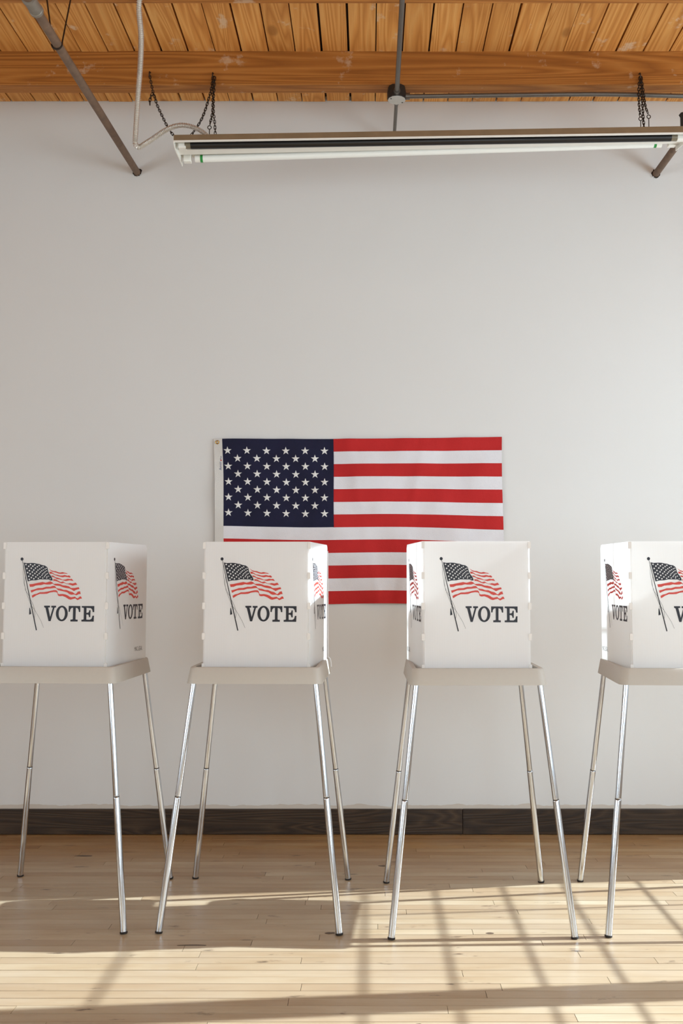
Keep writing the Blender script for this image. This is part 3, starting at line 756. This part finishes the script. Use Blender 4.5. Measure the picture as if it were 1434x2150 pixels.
# iron pipes running into the wall
def pipe(name, pts, r, label, coup=()):
    o0 = Vector(pts[-1]); root = empty(name, o0); tag(root, label, 'pipe', 'iron pipes entering the wall')
    rod('pipe_run', [Vector(p_) - o0 for p_ in pts], r, M['pipe'], root, 16)
    for yc, ln, k in coup:
        a, b = Vector(pts[0]), Vector(pts[-1]); d = (b - a).normalized(); c_ = a + (b - a) * ((yc - a.y) / (b.y - a.y)) - o0
        v, f = tube([c_ - d * ln, c_ - d * ln * 0.96, c_ - d * ln * 0.7, c_ - d * ln * 0.65, c_ + d * ln * 0.65, c_ + d * ln * 0.7, c_ + d * ln * 0.96, c_ + d * ln], [r * 1.05, r * k, r * k, r * (k - 0.12), r * (k - 0.12), r * k, r * k, r * 1.05], 18)
        mesh('coupling', v, f, M['galv'], root, True)
    # ragged plaster hole around the entry
    vs = []
    for i in range(18):
        q = 2 * math.pi * i / 18; R = r * random.uniform(1.12, 1.55); vs.append((R * math.cos(q), 0, R * math.sin(q)))
    vs = [Vector(q) + Vector((0, -0.0012 - (o0.y - WALL_Y), 0)) for q in vs]
    vs += [Vector((a.x, a.y + 0.0010, a.z)) for a in vs]
    mesh('plaster_hole', vs, [tuple(range(18)), tuple(reversed(range(18, 36)))] + [((i + 1) % 18, i, 18 + i, 18 + (i + 1) % 18) for i in range(18)], M['deck'], root)
    for _ in range(5):
        q = random.uniform(3.3, 6.1); R = r * 1.45; s = random.uniform(0.004, 0.008)
        c_ = Vector((R * math.cos(q), -0.004 - (o0.y - WALL_Y), R * math.sin(q)))
        vs = [c_ + Vector((random.uniform(-s, s), random.uniform(-0.002, 0.0), random.uniform(-s, s))) for _ in range(4)] + [c_ + Vector((0, 0.004, 0))]
        mesh('plaster_chip', vs, [(0, 1, 2), (0, 2, 3), (0, 1, 4), (1, 2, 4), (2, 3, 4), (3, 0, 4)], M['wall'], root)
    return root
pl = pipe('iron_pipe', [(-1.307, -2.95, 3.37), (-1.312, 5.43, 3.6695)], 0.0195, 'rusty iron pipe slanting past the joist on the left into the wall', ((3.66, 0.05, 1.42),))
pr_ = pipe('iron_pipe', [(1.640, -2.95, 3.600), (1.622, 5.43, 3.66)], 0.0195, 'short brown iron pipe entering the wall under the light\'s right end')
# wire stirrup that carries the left pipe from the next joist
wo = Vector((-1.312, 3.96, 3.615)); ws = empty('pipe_hanger', wo); tag(ws, 'thin dark wire stirrup holding up the left iron pipe', 'pipe hanger')
arc = [(0.0215 * math.cos(a), 0.0, 0.0215 * math.sin(a)) for a in [math.radians(180 + 180 * k / 10) for k in range(11)]]
rod('wire_loop', arc, 0.0036, M['chain'], ws, 8)
for sg, tx in ((-1, -1.392), (1, -1.288)):
    rod('wire_arm', [Vector((sg * 0.0215, 0, 0)), Vector((sg * 0.0215, 0.005, 0.02)), Vector((tx, 4.055, 3.875)) - wo, Vector((tx + sg * 0.006, 4.07, 3.906)) - wo], 0.0034, M['chain'], ws, 8)

# rigid conduit with its junction box
JB = Vector((0.142, 4.875, 3.833))
jb = empty('junction_box', JB); tag(jb, 'dark round junction box with zinc cover under the joist', 'junction box')
def octo(r, z, n=24, sq=0.0): return [(r * math.cos(2 * math.pi * k / n), r * math.sin(2 * math.pi * k / n), z) for k in range(n)]
def stack(name, loops, mat, parent, smooth=False):
    n = len(loops[0]); vs = [q for l in loops for q in l]; fs = []
    for i in range(len(loops) - 1):
        for k in range(n): fs.append((i * n + k, i * n + (k + 1) % n, (i + 1) * n + (k + 1) % n, (i + 1) * n + k))
    fs.append(tuple(reversed(range(n)))); fs.append(tuple((len(loops) - 1) * n + k for k in range(n)))
    return mesh(name, vs, fs, mat, parent, smooth)
stack('box_body', [octo(0.047, 0.003, 12), octo(0.049, 0.006, 12), octo(0.049, 0.040, 12), octo(0.044, 0.069, 12)], M['boxdark'], jb)
cv = stack('cover_plate', [octo(0.044, 0.0, 12), octo(0.046, 0.001, 12), octo(0.046, 0.003, 12)], M['boxplate'], jb)
for a in (35, 215):
    c_ = Vector((0.036 * math.cos(math.radians(a)), 0.036 * math.sin(math.radians(a)), 0.0))
    v, f = tube([c_ + Vector((0, 0, -0.001)), c_ + Vector((0, 0, 0.001))], 0.0045, 8); mesh('screw_hole', v, f, M['boxdark'], cv)
for d in ((0, -1), (0, 1), (1, 0)):
    rod('connector', [Vector((d[0] * 0.046, d[1] * 0.046, 0.022)), Vector((d[0] * 0.068, d[1] * 0.068, 0.022))], 0.0165, M['emt'], jb, 12)
o = rod('rigid_conduit', [(0.142, -2.9, 3.855), (0.142, 4.81, 3.855)], 0.0120, M['emt']); tag(o, 'grey conduit running under the joists to the junction box from the viewer\'s side', 'conduit', 'rigid conduits')
o = rod('rigid_conduit', [(0.142, 4.94, 3.855), (0.141, 5.385, 3.857)], 0.0095, M['emt']); tag(o, 'short grey conduit from the junction box back to the wall', 'conduit', 'rigid conduits')
o = rod('rigid_conduit', smooth_path([(0.205, 4.868, 3.852), (0.7, 4.866, 3.857), (1.2, 4.866, 3.862), (1.7, 4.866, 3.852), (2.6, 4.868, 3.852)], 0.05), 0.0112, M['emt']); tag(o, 'long grey conduit running right from the junction box along the joist', 'conduit', 'rigid conduits')
